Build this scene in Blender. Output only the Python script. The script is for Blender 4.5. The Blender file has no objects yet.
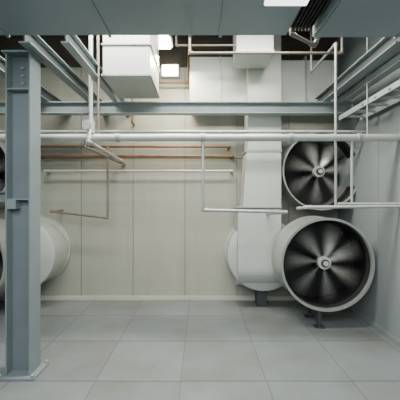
import bpy, bmesh, math, random
from mathutils import Vector, Matrix
scn = bpy.context.scene
random.seed(4)

# ---------------------------------------------------------------- materials
def mat(name, col, rough=0.5, metal=0.0, var=0.08, scale=3.0, col2=None, bump=0.0, streak=False):
    m = bpy.data.materials.new(name); m.use_nodes = True
    nt = m.node_tree; b = nt.nodes['Principled BSDF']
    tc = nt.nodes.new('ShaderNodeTexCoord')
    n = nt.nodes.new('ShaderNodeTexNoise'); n.inputs['Scale'].default_value = scale
    n.inputs['Detail'].default_value = 8; n.inputs['Roughness'].default_value = 0.6
    if streak:
        mp = nt.nodes.new('ShaderNodeMapping'); mp.inputs['Scale'].default_value = (3, 3, 0.35)
        nt.links.new(tc.outputs['Object'], mp.inputs[0]); nt.links.new(mp.outputs[0], n.inputs['Vector'])
    else:
        nt.links.new(tc.outputs['Object'], n.inputs['Vector'])
    r = nt.nodes.new('ShaderNodeValToRGB')
    c2 = col2 if col2 else tuple(c*(1-var*2) for c in col)
    r.color_ramp.elements[0].position = 0.3; r.color_ramp.elements[1].position = 0.7
    r.color_ramp.elements[0].color = (*c2, 1); r.color_ramp.elements[1].color = (*col, 1)
    nt.links.new(n.outputs[0], r.inputs[0]); nt.links.new(r.outputs[0], b.inputs['Base Color'])
    b.inputs['Roughness'].default_value = rough; b.inputs['Metallic'].default_value = metal
    if bump:
        bp = nt.nodes.new('ShaderNodeBump'); bp.inputs['Strength'].default_value = bump
        nt.links.new(n.outputs[0], bp.inputs['Height']); nt.links.new(bp.outputs[0], b.inputs['Normal'])
    return m

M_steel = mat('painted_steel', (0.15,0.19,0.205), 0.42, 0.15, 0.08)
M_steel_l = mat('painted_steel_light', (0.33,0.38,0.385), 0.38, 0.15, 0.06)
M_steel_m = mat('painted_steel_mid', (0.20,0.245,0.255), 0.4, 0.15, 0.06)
M_steel_d = mat('steel_dark_and_web_shade', (0.05,0.06,0.065), 0.5, 0.15, 0.08)  # dark steel parts; on joist webs it stands in for shade
M_near = mat('duct_bluegray', (0.24,0.30,0.33), 0.42, 0.15, 0.07, 1.5)
M_galv = mat('galvanised', (0.36,0.385,0.375), 0.38, 0.35, 0.1, 8)
M_duct = mat('duct_white', (0.44,0.47,0.445), 0.4, 0.08, 0.05, 1.5)
M_wall = mat('wall_panel', (0.34,0.345,0.295), 0.45, 0.0, 0.06, 1.5, streak=True)
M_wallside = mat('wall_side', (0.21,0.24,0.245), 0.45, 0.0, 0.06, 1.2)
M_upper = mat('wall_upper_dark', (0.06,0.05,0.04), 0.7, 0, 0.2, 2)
M_ceil = mat('ceiling_dark', (0.04,0.04,0.038), 0.8, 0, 0.15, 2)
M_pipe = mat('pipe_gray', (0.48,0.50,0.47), 0.32, 0.2, 0.08, 10)
M_cond = mat('pipe_conduit', (0.20,0.175,0.14), 0.4, 0.3, 0.12, 10)
M_cop = mat('pipe_copper', (0.20,0.095,0.04), 0.45, 0.3, 0.2, 9)
M_dark = mat('dark_metal', (0.010,0.010,0.011), 0.4, 0.5, 0.1, 5)
M_inner = mat('fan_inside', (0.010,0.010,0.011), 0.45, 0.3, 0.1, 5)
M_ring = mat('fan_inner_ring', (0.06,0.062,0.06), 0.35, 0.5, 0.1, 5)
M_seam = mat('seam_dark', (0.12,0.125,0.11), 0.6, 0, 0.1, 5)
M_rim = mat('fan_rim', (0.38,0.41,0.38), 0.28, 0.45, 0.06, 5)
M_hub = mat('fan_hub', (0.62,0.64,0.61), 0.35, 0.3, 0.05, 5)
M_trim = mat('trim_light', (0.46,0.46,0.39), 0.45, 0, 0.05, 4)
M_grout = mat('joint', (0.10,0.11,0.11), 0.7, 0, 0.1, 8)
M_tiles = [mat('floor_tile_%s' % n, c, 0.42, 0, 0.1, 1.6, col2=c2, bump=0.03) for n, c, c2 in
  (('a',(0.172,0.202,0.213),(0.128,0.136,0.128)),('b',(0.18,0.208,0.217),(0.135,0.142,0.132)),('c',(0.163,0.19,0.198),(0.125,0.128,0.115)))]

def emis(name, col, s):
    m = bpy.data.materials.new(name); m.use_nodes = True
    b = m.node_tree.nodes['Principled BSDF']
    b.inputs['Base Color'].default_value = (*col,1)
    b.inputs['Emission Color'].default_value = (*col,1); b.inputs['Emission Strength'].default_value = s
    return m
M_lamp = emis('lamp_glow', (1,0.94,0.80), 16)
M_lens = emis('lamp_diffuser', (0.95,0.97,1.0), 3)

def blade_mat():
    m = bpy.data.materials.new('fan_blade_blur_highlight'); m.use_nodes = True
    nt = m.node_tree; b = nt.nodes['Principled BSDF']
    b.inputs['Base Color'].default_value = (0.46,0.46,0.43,1); b.inputs['Roughness'].default_value = 0.35  # pale colour with faded alpha paints highlight streaks into the blurred blades
    b.inputs['Metallic'].default_value = 0.35
    uv = nt.nodes.new('ShaderNodeUVMap'); sp = nt.nodes.new('ShaderNodeSeparateXYZ')
    r = nt.nodes.new('ShaderNodeValToRGB'); r.color_ramp.interpolation = 'EASE'
    r.color_ramp.elements[0].color = (0,0,0,1); r.color_ramp.elements[1].color = (0,0,0,1)
    e = r.color_ramp.elements.new(0.5); e.color = (0.7,0.7,0.7,1)
    r2 = nt.nodes.new('ShaderNodeValToRGB')
    r2.color_ramp.elements[0].color = (1,1,1,1); r2.color_ramp.elements[1].color = (.08,.08,.08,1)
    r2.color_ramp.elements[1].position = 0.95
    mu = nt.nodes.new('ShaderNodeMath'); mu.operation='MULTIPLY'
    nt.links.new(uv.outputs[0], sp.inputs[0]); nt.links.new(sp.outputs[0], r.inputs[0]); nt.links.new(sp.outputs[1], r2.inputs[0])
    nt.links.new(r.outputs[0], mu.inputs[0]); nt.links.new(r2.outputs[0], mu.inputs[1])
    nt.links.new(mu.outputs[0], b.inputs['Alpha'])
    return m
M_blade = blade_mat()

# ---------------------------------------------------------------- mesh builder
class B:
    def __init__(s, name, parent=None):
        s.name = name; s.bm = bmesh.new(); s.mats = []; s.parent = parent
        s.uv = s.bm.loops.layers.uv.new('UVMap')
    def mi(s, m):
        if m not in s.mats: s.mats.append(m)
        return s.mats.index(m)
    def _fin(s, verts, m, smooth=False):
        i = s.mi(m); fs = set(f for v in verts for f in v.link_faces)
        for f in fs: f.material_index = i; f.smooth = smooth
    def box(s, x0,x1,y0,y1,z0,z1, m, bev=0.0):
        r = bmesh.ops.create_cube(s.bm, size=1)
        for v in r['verts']:
            v.co = Vector((x0+(v.co.x+.5)*(x1-x0), y0+(v.co.y+.5)*(y1-y0), z0+(v.co.z+.5)*(z1-z0)))
        vs = r['verts']
        s._fin(vs, m)
        if bev:
            es = list(set(e for v in vs for e in v.link_edges))
            bmesh.ops.bevel(s.bm, geom=es, offset=bev, segments=2, affect='EDGES', material=s.mi(m))
        return s
    def cyl(s, a, b, r, m, seg=16, r2=None, smooth=True):
        a = Vector(a); b = Vector(b); d = b-a
        q = d.to_track_quat('Z','Y').to_matrix().to_4x4()
        res = bmesh.ops.create_cone(s.bm, cap_ends=True, segments=seg, radius1=r, radius2=r if r2 is None else r2,
              depth=d.length, matrix=Matrix.Translation((a+b)/2) @ q)
        s._fin(res['verts'], m, smooth)
        for v in res['verts']:
            for f in v.link_faces:
                if len(f.verts) > 4: f.smooth = False
        return s
    def sph(s, c, r, m):
        res = bmesh.ops.create_uvsphere(s.bm, u_segments=14, v_segments=8, radius=r, matrix=Matrix.Translation(c))
        s._fin(res['verts'], m, True); return s
    def tube(s, pts, r, m, fit=True):
        for i in range(len(pts)-1): s.cyl(pts[i], pts[i+1], r, m)
        for i in range(1, len(pts)-1):
            s.sph(Vector(pts[i]), r*1.25, m)
            if fit:
                for o in (pts[i-1], pts[i+1]):
                    d = (Vector(o)-Vector(pts[i])).normalized()
                    s.cyl(Vector(pts[i])+d*r*1.0, Vector(pts[i])+d*r*2.6, r*1.3, m)
        return s
    def lathe_y(s, c, prof, m, seg=64, closed=False):
        rings = []
        for (y, r) in prof:
            rings.append([s.bm.verts.new((c[0]+r*math.cos(2*math.pi*k/seg), y, c[1]+r*math.sin(2*math.pi*k/seg))) for k in range(seg)])
        i = s.mi(m); n = len(rings)
        for a in range(n if closed else n-1):
            A = rings[a]; Bq = rings[(a+1) % n]
            for k in range(seg):
                f = s.bm.faces.new((A[k], A[(k+1)%seg], Bq[(k+1)%seg], Bq[k])); f.material_index = i; f.smooth = True
        return s
    def prism_x(s, x0, x1, prof, m):
        fx0 = x0 if callable(x0) else (lambda z: x0); fx1 = x1 if callable(x1) else (lambda z: x1)
        A = [s.bm.verts.new((fx0(z), y, z)) for y, z in prof]; C = [s.bm.verts.new((fx1(z), y, z)) for y, z in prof]
        i = s.mi(m); n = len(prof)
        fs = [s.bm.faces.new(A), s.bm.faces.new(C[::-1])]
        for k in range(n): fs.append(s.bm.faces.new((A[k], C[k], C[(k+1)%n], A[(k+1)%n])))
        for f in fs: f.material_index = i
        return s
    def done(s):
        bmesh.ops.recalc_face_normals(s.bm, faces=s.bm.faces)
        me = bpy.data.meshes.new(s.name)
        for e in s.bm.edges:
            if len(e.link_faces) == 2 and e.calc_face_angle(0) > 0.7: e.smooth = False
        s.bm.to_mesh(me); s.bm.free()
        for m in s.mats: me.materials.append(m)
        ob = bpy.data.objects.new(s.name, me); scn.collection.objects.link(ob)
        if s.parent: ob.parent = s.parent
        return ob
def empty(name):
    e = bpy.data.objects.new(name, None); e.empty_display_size = 0.1; scn.collection.objects.link(e); return e

XL, XR, YB, YF, ZC = -3.8, 2.2, 4.8, -2.6, 4.2
# ---------------------------------------------------------------- room
b = B('floor'); b.box(XL-.1,XR+.1,YF-.1,YB+.1,-0.12,-0.004, M_grout)
T=0.755
x = -0.168-5*T
while x < XR:
    y = 2.65-7*T
    while y < YB:
        x0=max(x+.0035,XL); x1=min(x+T-.0035,XR); y0=max(y+.0045,YF); y1=min(y+T-.0045,YB)
        if x1>x0+.01 and y1>y0+.01: b.box(x0,x1,y0,y1,-0.006,0, random.choice(M_tiles))
        y += T
    x += T
b.done()
ZU=3.72
b = B('wall_back'); b.box(XL-.1,XR+.1,YB+.02,YB+.15,0,ZC, M_seam)
x = -1.07-4*0.83
while x < XR:
    x0=max(x+.004,XL); x1=min(x+.826,XR)
    if x1>x0+.02:
        b.box(x0,x1,YB,YB+.02,0.0,2.26, M_wall); b.box(x0,x1,YB,YB+.02,2.27,ZU, M_wall)
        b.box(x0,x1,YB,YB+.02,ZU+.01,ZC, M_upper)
    x += 0.83
b.done()
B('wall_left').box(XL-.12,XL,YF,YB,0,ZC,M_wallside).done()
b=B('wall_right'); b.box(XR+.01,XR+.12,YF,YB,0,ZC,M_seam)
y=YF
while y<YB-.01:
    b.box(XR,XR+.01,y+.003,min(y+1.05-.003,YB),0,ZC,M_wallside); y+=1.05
b.done()
B('wall_front').box(XL,XR,YF-.12,YF,0,ZC,M_wall).done()
B('ceiling').box(XL-.1,XR+.1,YF-.1,YB+.1,ZC,ZC+.12,M_ceil).done()
B('baseboard_back').box(XL,XR,YB-.025,YB,0,0.07,M_trim,0.004).done()
B('baseboard_right').box(XR-.02,XR,YF,YB-.03,0,0.06,M_wallside,0.004).done()

# ---------------------------------------------------------------- column
b=B('steel_column'); z1=2.94
b.box(-1.755,-1.741,2.70,2.88,0.02,z1,M_steel_m,0.002)
b.box(-1.544,-1.530,2.70,2.88,0.02,z1,M_steel_m,0.002)
b.box(-1.741,-1.544,2.785,2.795,0.02,z1,M_steel)
b.box(-1.80,-1.47,2.65,2.93,0,0.02,M_steel_m,0.003)
b.box(-1.78,-1.50,2.68,2.90,z1-.015,z1,M_steel,0.002)
for xx in (-1.78,-1.49):
    for yy in (2.67,2.91): b.cyl((xx,yy,0.02),(xx,yy,0.05),0.011,M_galv,6)
b.box(-1.741,-1.544,2.71,2.785,1.60,1.612,M_steel_m); b.box(-1.741,-1.544,2.71,2.785,2.6,2.612,M_steel_m)
b.box(-1.74,-1.66,2.70,2.785,1.52,1.6,M_steel_m)
for zz in (2.68,2.75,2.82): b.cyl((-1.64,2.785,zz),(-1.64,2.77,zz),0.012,M_galv,6)
b.done()

def ibeam_x(name,x0,x1,yc,z0,h,w,m,t=.014,mw=None):
    b=B(name); b.box(x0,x1,yc-w/2,yc+w/2,z0,z0+t,m,.002); b.box(x0,x1,yc-w/2,yc+w/2,z0+h-t,z0+h,m,.002)
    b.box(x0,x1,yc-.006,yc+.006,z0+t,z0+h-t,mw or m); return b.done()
def ibeam_y(name,y0,y1,xc,z0,h,w,m,t=.014,mw=None):
    b=B(name); b.box(xc-w/2,xc+w/2,y0,y1,z0,z0+t,m,.002); b.box(xc-w/2,xc+w/2,y0,y1,z0+h-t,z0+h,m,.002)
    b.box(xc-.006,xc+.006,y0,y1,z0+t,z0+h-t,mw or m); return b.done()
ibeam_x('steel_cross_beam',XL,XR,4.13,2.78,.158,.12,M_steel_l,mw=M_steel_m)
ibeam_x('steel_cross_beam',XL,-1.757,2.79,1.58,.10,.09,M_steel)
for i,(xc,ye) in enumerate(((-1.50,YB-.005),(-1.15,YB-.005),(-2.1,YB-.005),(1.72,4.38),(1.98,4.38))):
    ibeam_y('steel_joist',2.56,ye,xc,2.942,.14,.10 if i!=1 else .08,M_steel_l if i in (1,4) else M_steel_m,mw=M_steel_d)  # dark web colour paints shade between the joist flanges
for yy in (2.8,3.15): ibeam_x('roof_purlin',XL,XR,yy,4.03,.168,.08,M_steel_d)
b=B('cable_ladder')
for xx in (1.86,2.14): b.box(xx-.01,xx+.01,1.9,4.0,2.66,2.72,M_steel_l)
for k in range(9): b.box(1.85,2.15,1.95+k*.24,1.98+k*.24,2.67,2.69,M_steel_l)
for yy in (2.8,3.9):
    b.cyl((1.98,yy,2.69),(1.98,yy,2.94),.006,M_galv,8)
b.done()

# ---------------------------------------------------------------- ducts
def seams(b,y0,y1,z0,z1,xs,m):
    for xx in xs: b.box(xx-.012,xx+.012,y0-.012,y1+.012,z0-.012,z1+.012,m,.002)
b=B('overhead_duct'); b.box(XL,0.72,1.35,2.50,2.97,3.5,M_near,.006)
seams(b,1.35,2.50,2.97,3.5,(-2.6,-1.6,-0.75,-0.08,0.17),M_near)
for xx in (-3,-1.2,.5):
    for yy in (1.5,2.4): b.cyl((xx,yy,3.5),(xx,yy,ZC),.006,M_galv,8)
b.done()
b=B('overhead_duct')
b.prism_x(0.92,XR,[(1.3,2.93),(2.45,2.93),(2.45,3.4),(1.3,3.4)],M_near)
seams(b,1.3,2.45,2.93,3.4,(0.95,1.6),M_near)
for xx in (1.1,2.0): b.cyl((xx,1.9,3.4),(xx,1.9,ZC),.006,M_galv,8)
b.done()
b=B('duct_gap_dark_fill')  # near-black ribbed block standing in for the dark gap between ducts
b.box(0.725,0.905,1.38,2.42,2.99,3.38,M_dark)
for k in range(6): b.box(.745+k*.027,.757+k*.027,1.36,2.44,2.97,3.40,M_dark)
b.done()
b=B('duct_mounted_lamp'); b.box(.40,.69,1.35,1.93,2.86,2.957,M_galv,.005); b.box(.41,.68,1.36,1.92,2.84,2.862,M_lens,.004); b.done()

b=B('supply_duct')
prof=[(4.25,2.30),(4.60,2.30),(4.60,ZC-.002),(4.25,ZC-.002)]
b.prism_x(.68,1.150,prof,M_duct)
prof=[(4.25,1.50),(4.60,1.50),(4.60,2.30),(4.25,2.30)]
b.prism_x(lambda z:.61 if z<2 else .66,1.150,prof,M_duct)
R=.30; arc=[(4.25+R-R*math.cos(a),.325+R-R*math.sin(a)) for a in [i*math.pi/2/10 for i in range(11)]]
prof=[(4.25,1.46)]+arc+[(4.70,.325),(4.70,1.46)]
b.prism_x(.54,1.150,prof,M_duct)
b.box(.52,1.158,4.235,4.70,1.455,1.475,M_galv,.003); b.box(.52,1.158,4.235,4.62,1.485,1.505,M_galv,.003)
b.box(.64,1.158,4.24,4.61,2.28,2.32,M_galv,.003)
b.box(.66,1.158,4.24,4.61,2.96,2.98,M_galv,.003)
b.lathe_y((.93,.80),[(4.36,.0),(4.36,.50),(4.38,.53),(4.40,.53),(4.40,.515),(4.76,.515),(4.76,.54),(4.795,.54)],M_duct)
b.box(.86,1.0,4.50,4.7,0,.30,M_steel_d)
b.box(-.15,.68,4.40,4.79,2.99,3.70,M_duct,.004); b.box(1.15,1.98,4.42,4.79,3.02,3.66,M_duct,.004)
for xx in (.3,1.55): b.box(xx-.01,xx+.01,4.39,4.79,2.98,3.71,M_galv)
b.done()
b=B('ceiling_duct'); b.box(-1.07,-.55,3.3,4.0,2.95,ZC-.002,M_duct,.005)
b.box(-1.085,-.535,3.285,4.015,2.96,2.985,M_galv,.003); b.box(-1.085,-.535,3.285,4.015,3.3,3.32,M_galv,.003); b.done()
b=B('ceiling_duct'); b.box(.46,.92,3.75,4.2,3.44,ZC-.002,M_duct,.005)
b.box(.45,.93,3.74,4.21,3.45,3.475,M_galv,.003); b.done()

# ---------------------------------------------------------------- fans
def fan(cx,cz,R,y0,y1,phase,ped=True,nb=7,rw=.04):
    e=empty('exhaust_fan')
    b=B('housing',e)
    b.lathe_y((cx,cz),[(y0,R-rw*.7),(y0+.0,R),(y0+.03,R),(y0+.03,R-.012),(y1-.03,R-.012),(y1-.03,R),(y1,R),(y1,R-.03),(y1-.05,R-.04),(y0+.12,R-rw),(y0+.03,R-rw*.9)],M_rim,72,True)
    b.done()
    b=B('inner_shroud',e)
    b.lathe_y((cx,cz),[(y0+.03,R-rw-.002),(y0+.11,R-rw-.006)],M_ring,72)
    b.lathe_y((cx,cz),[(y0+.11,R-rw-.006),(y1-.06,R-rw-.006),(y1-.04,0.0)],M_inner,72)
    b.done()
    b=B('hub',e); yb=y0+.15
    b.cyl((cx,yb+.02,cz),(cx,yb-.05,cz),.08,M_hub,32); b.cyl((cx,yb-.05,cz),(cx,yb-.08,cz),.05,M_steel_d,24)
    b.cyl((cx,yb-.08,cz),(cx,yb-.10,cz),.03,M_hub,16); b.cyl((cx,yb+.02,cz),(cx,y1-.06,cz),.10,M_dark,24)
    for k in range(3):
        a=k*2.094+.5; b.cyl((cx,yb+.12,cz),(cx+(R-.055)*math.cos(a),yb+.12,cz+(R-.055)*math.sin(a)),.012,M_dark,8)
    b.done()
    b=B('blades',e)
    for k in range(nb):
        a0=phase+k*2*math.pi/nb; N=12; W=2*math.pi/nb*.85; i=b.mi(M_blade)
        rows=[]
        for j in range(7):
            r=.075+(R-rw-.02-.075)*j/6; row=[]
            for n in range(N+1):
                t=n/N-.5; a=a0+t*W+.06*(j/6)
                row.append((b.bm.verts.new((cx+r*math.cos(a),yb+t*.09*(1-.3*j/6),cz+r*math.sin(a))),n/N,j/6))
            rows.append(row)
        for j in range(6):
            for n in range(N):
                q=(rows[j][n],rows[j][n+1],rows[j+1][n+1],rows[j+1][n])
                f=b.bm.faces.new([v[0] for v in q]); f.material_index=i; f.smooth=True
                for l,v in zip(f.loops,q): l[b.uv].uv=(v[1],v[2])
    b.done()
    if ped:
        b=B('pedestal',e); zt=cz-R+.03
        for yy in (y0+.08,y1-.08):
            b.box(cx-.10,cx-.06,yy-.02,yy+.02,0.012,zt,M_steel_d); b.box(cx-.14,cx-.02,yy-.05,yy+.05,0,.012,M_steel_d)
        b.box(cx-.12,cx+.12,y0+.1,y1-.1,zt-.03,zt,M_steel_d)
        b.done()
    return e
fan(1.58,.80,.58,3.70,4.20,.35)
fan(1.72,2.01,.555,4.22,4.79,.1,False,rw=.025)
fan(-2.98,.80,.58,3.70,4.20,.5)
fan(-3.22,2.02,.55,4.22,4.79,.2,False,rw=.03)
b=B('fan_drum'); b.lathe_y((-2.60,.82),[(4.25,0),(4.25,.50),(4.27,.53),(4.30,.53),(4.30,.515),(4.76,.515),(4.76,.54),(4.795,.54)],M_duct)
b.box(-2.7,-2.5,4.4,4.6,0,.33,M_steel_d); b.done()

# ---------------------------------------------------------------- pipes
def pipe(name,pts,r,m):
    b=B(name); b.tube(pts,r,m); return b.done()
YP=YB-.002
b=B('main_water_pipe'); b.tube([(XL,3.3,2.285),(XR,3.3,2.285)],.04,M_pipe)
for xx in (-2.5,-.9,.03,1.0,1.75): b.cyl((xx-.02,3.3,2.285),(xx+.02,3.3,2.285),.05,M_galv,24)
for xx in (-2.5,1.84): b.cyl((xx,3.3,2.285),(xx,3.3,ZC),.007,M_galv,8)
b.done()
pipe('sprinkler_pipe',[(XL,3.95,2.50),(XR,3.95,2.50)],.018,M_pipe)
pipe('copper_pipe',[(-2.6,YP,2.40),(-2.6,4.5,2.40),(.45,4.5,2.40),(.45,YP,2.40)],.016,M_cop)
pipe('copper_pipe',[(-2.5,YP,2.27),(-2.5,4.6,2.27),(.50,4.6,2.27),(.50,YP,2.27)],.022,M_cop)
pipe('drain_pipe',[(-2.4,YP,2.05),(-2.4,4.65,2.05),(.50,4.65,2.05),(.50,YP,2.05)],.02,M_pipe)
pipe('drop_pipe',[(-1.365,4.44,2.39),(-1.365,4.44,1.335),(-2.2,4.44,1.43),(-2.2,YP,1.43)],.017,M_cond)
pipe('drop_pipe',[(.033,3.3,2.25),(.033,3.3,1.49),(.95,3.3,1.465),(.95,4.24,1.40)],.017,M_galv)
pipe('condensate_pipe',[(XR,3.3,1.53),(1.18,3.3,1.52),(1.18,3.62,1.50)],.018,M_pipe)
pipe('condensate_pipe',[(XR,3.15,1.56),(1.45,3.15,1.56)],.012,M_pipe)
pipe('conduit_pipe',[(1.52,3.36,1.54),(1.52,3.36,3.35),(1.52,4.1,3.35),(1.52,4.1,ZC)],.015,M_galv)
pipe('conduit_pipe',[(1.67,3.3,1.54),(1.67,3.3,2.25)],.015,M_galv)
pipe('riser_pipe',[(-1.20,3.3,ZC),(-1.20,3.3,2.44),(-1.20,3.22,2.23),(-1.20,4.6,2.20),(-1.2,YP,2.17)],.022,M_pipe)
pipe('riser_pipe',[(-1.12,3.3,ZC),(-1.12,3.3,2.32)],.014,M_cond)
pipe('riser_pipe',[(-1.30,3.4,2.30),(-1.30,3.4,2.20),(-1.25,4.75,2.18)],.014,M_cond)
b=B('gate_valve'); b.cyl((-1.2,3.3,2.33),(-1.2,3.3,2.46),.045,M_pipe,20); b.cyl((-1.2,3.3,2.40),(-1.2,3.18,2.40),.018,M_pipe)
b.cyl((-1.2,3.18,2.40),(-1.2,3.17,2.40),.05,M_galv,20); b.done()
pipe('conduit_pipe',[(-.12,3.55,ZC),(-.12,3.55,3.34),(1.68,3.55,3.34),(1.68,3.55,ZC)],.015,M_cond)
pipe('copper_pipe',[(-1.05,YP,2.8),(-1.05,4.65,2.8),(-1.05,4.65,3.42),(-.18,4.65,3.42),(-.18,4.65,ZC)],.014,M_cop)
pipe('conduit_pipe',[(-.30,3.8,ZC),(-.30,3.8,3.56),(.44,3.8,3.56)],.012,M_cond)
pipe('sprinkler_branch_pipe',[(.80,2.62,ZC),(.80,2.62,3.05),(1.0,2.62,2.95),(1.18,2.62,3.3),(1.18,2.62,ZC)],.016,M_cond)

# ---------------------------------------------------------------- lamps
b=B('bulkhead_lamp'); b.box(-.70,-.40,4.20,4.50,3.88,4.0,M_galv,.01); b.box(-.68,-.42,4.185,4.48,3.84,3.98,M_lamp,.02)
b.cyl((-.55,4.39,4.0),(-.55,4.39,ZC),.02,M_dark,10); b.done()
b=B('wall_lamp'); b.box(-.62,-.33,4.765,4.80,3.55,3.76,M_galv,.006); b.box(-.60,-.35,4.74,4.765,3.57,3.74,M_lamp,.008); b.done()
def area(name,loc,sx,sy,p,col,rot=(0,0,0)):
    l=bpy.data.lights.new(name,'AREA'); l.shape='RECTANGLE'; l.size=sx; l.size_y=sy; l.energy=p; l.color=col
    o=bpy.data.objects.new(name,l); o.location=loc; o.rotation_euler=rot; scn.collection.objects.link(o)
def strip(x,y,z,L):
    b=B('fluorescent_fixture'); b.box(x-L/2,x+L/2,y-.09,y+.09,z,z+.06,M_duct,.005)
    b.cyl((x-L/2+.03,y-.04,z-.015),(x+L/2-.03,y-.04,z-.015),.013,M_lamp,12); b.cyl((x-L/2+.03,y+.04,z-.015),(x+L/2-.03,y+.04,z-.015),.013,M_lamp,12)
    b.cyl((x,y,z+.06),(x,y,ZC),.008,M_dark,8); b.done()
strip(-1.8,.2,3.3,1.3); strip(.8,.2,3.3,1.3); strip(-1.75,2.95,3.9,1.3) ; strip(.6,2.95,3.9,1.3)
area('lamp_light_front',(-.4,.2,3.2),4.2,.8,170,(.95,.98,1))
area('lamp_light_mid',(-.4,2.95,3.8),3.2,.4,260,(1,.97,.87))
area('lamp_light_back',(-.35,4.1,3.5),.5,.3,55,(1,.88,.66))
area('fill_light_rear',(-.5,-1.6,3.0),3.0,1.0,105,(.95,.98,1),(math.radians(50),0,0))  # added fill from behind the camera, no fixture there
w=bpy.data.worlds.new('World'); scn.world=w; w.use_nodes=True
w.node_tree.nodes['Background'].inputs[0].default_value=(.5,.55,.6,1); w.node_tree.nodes['Background'].inputs[1].default_value=.3

cam=bpy.data.cameras.new('camera'); cam.sensor_width=36; cam.lens=27
co=bpy.data.objects.new('camera',cam); co.location=(0,0,1.6); co.rotation_euler=(math.radians(90),0,0)
scn.collection.objects.link(co); scn.camera=co
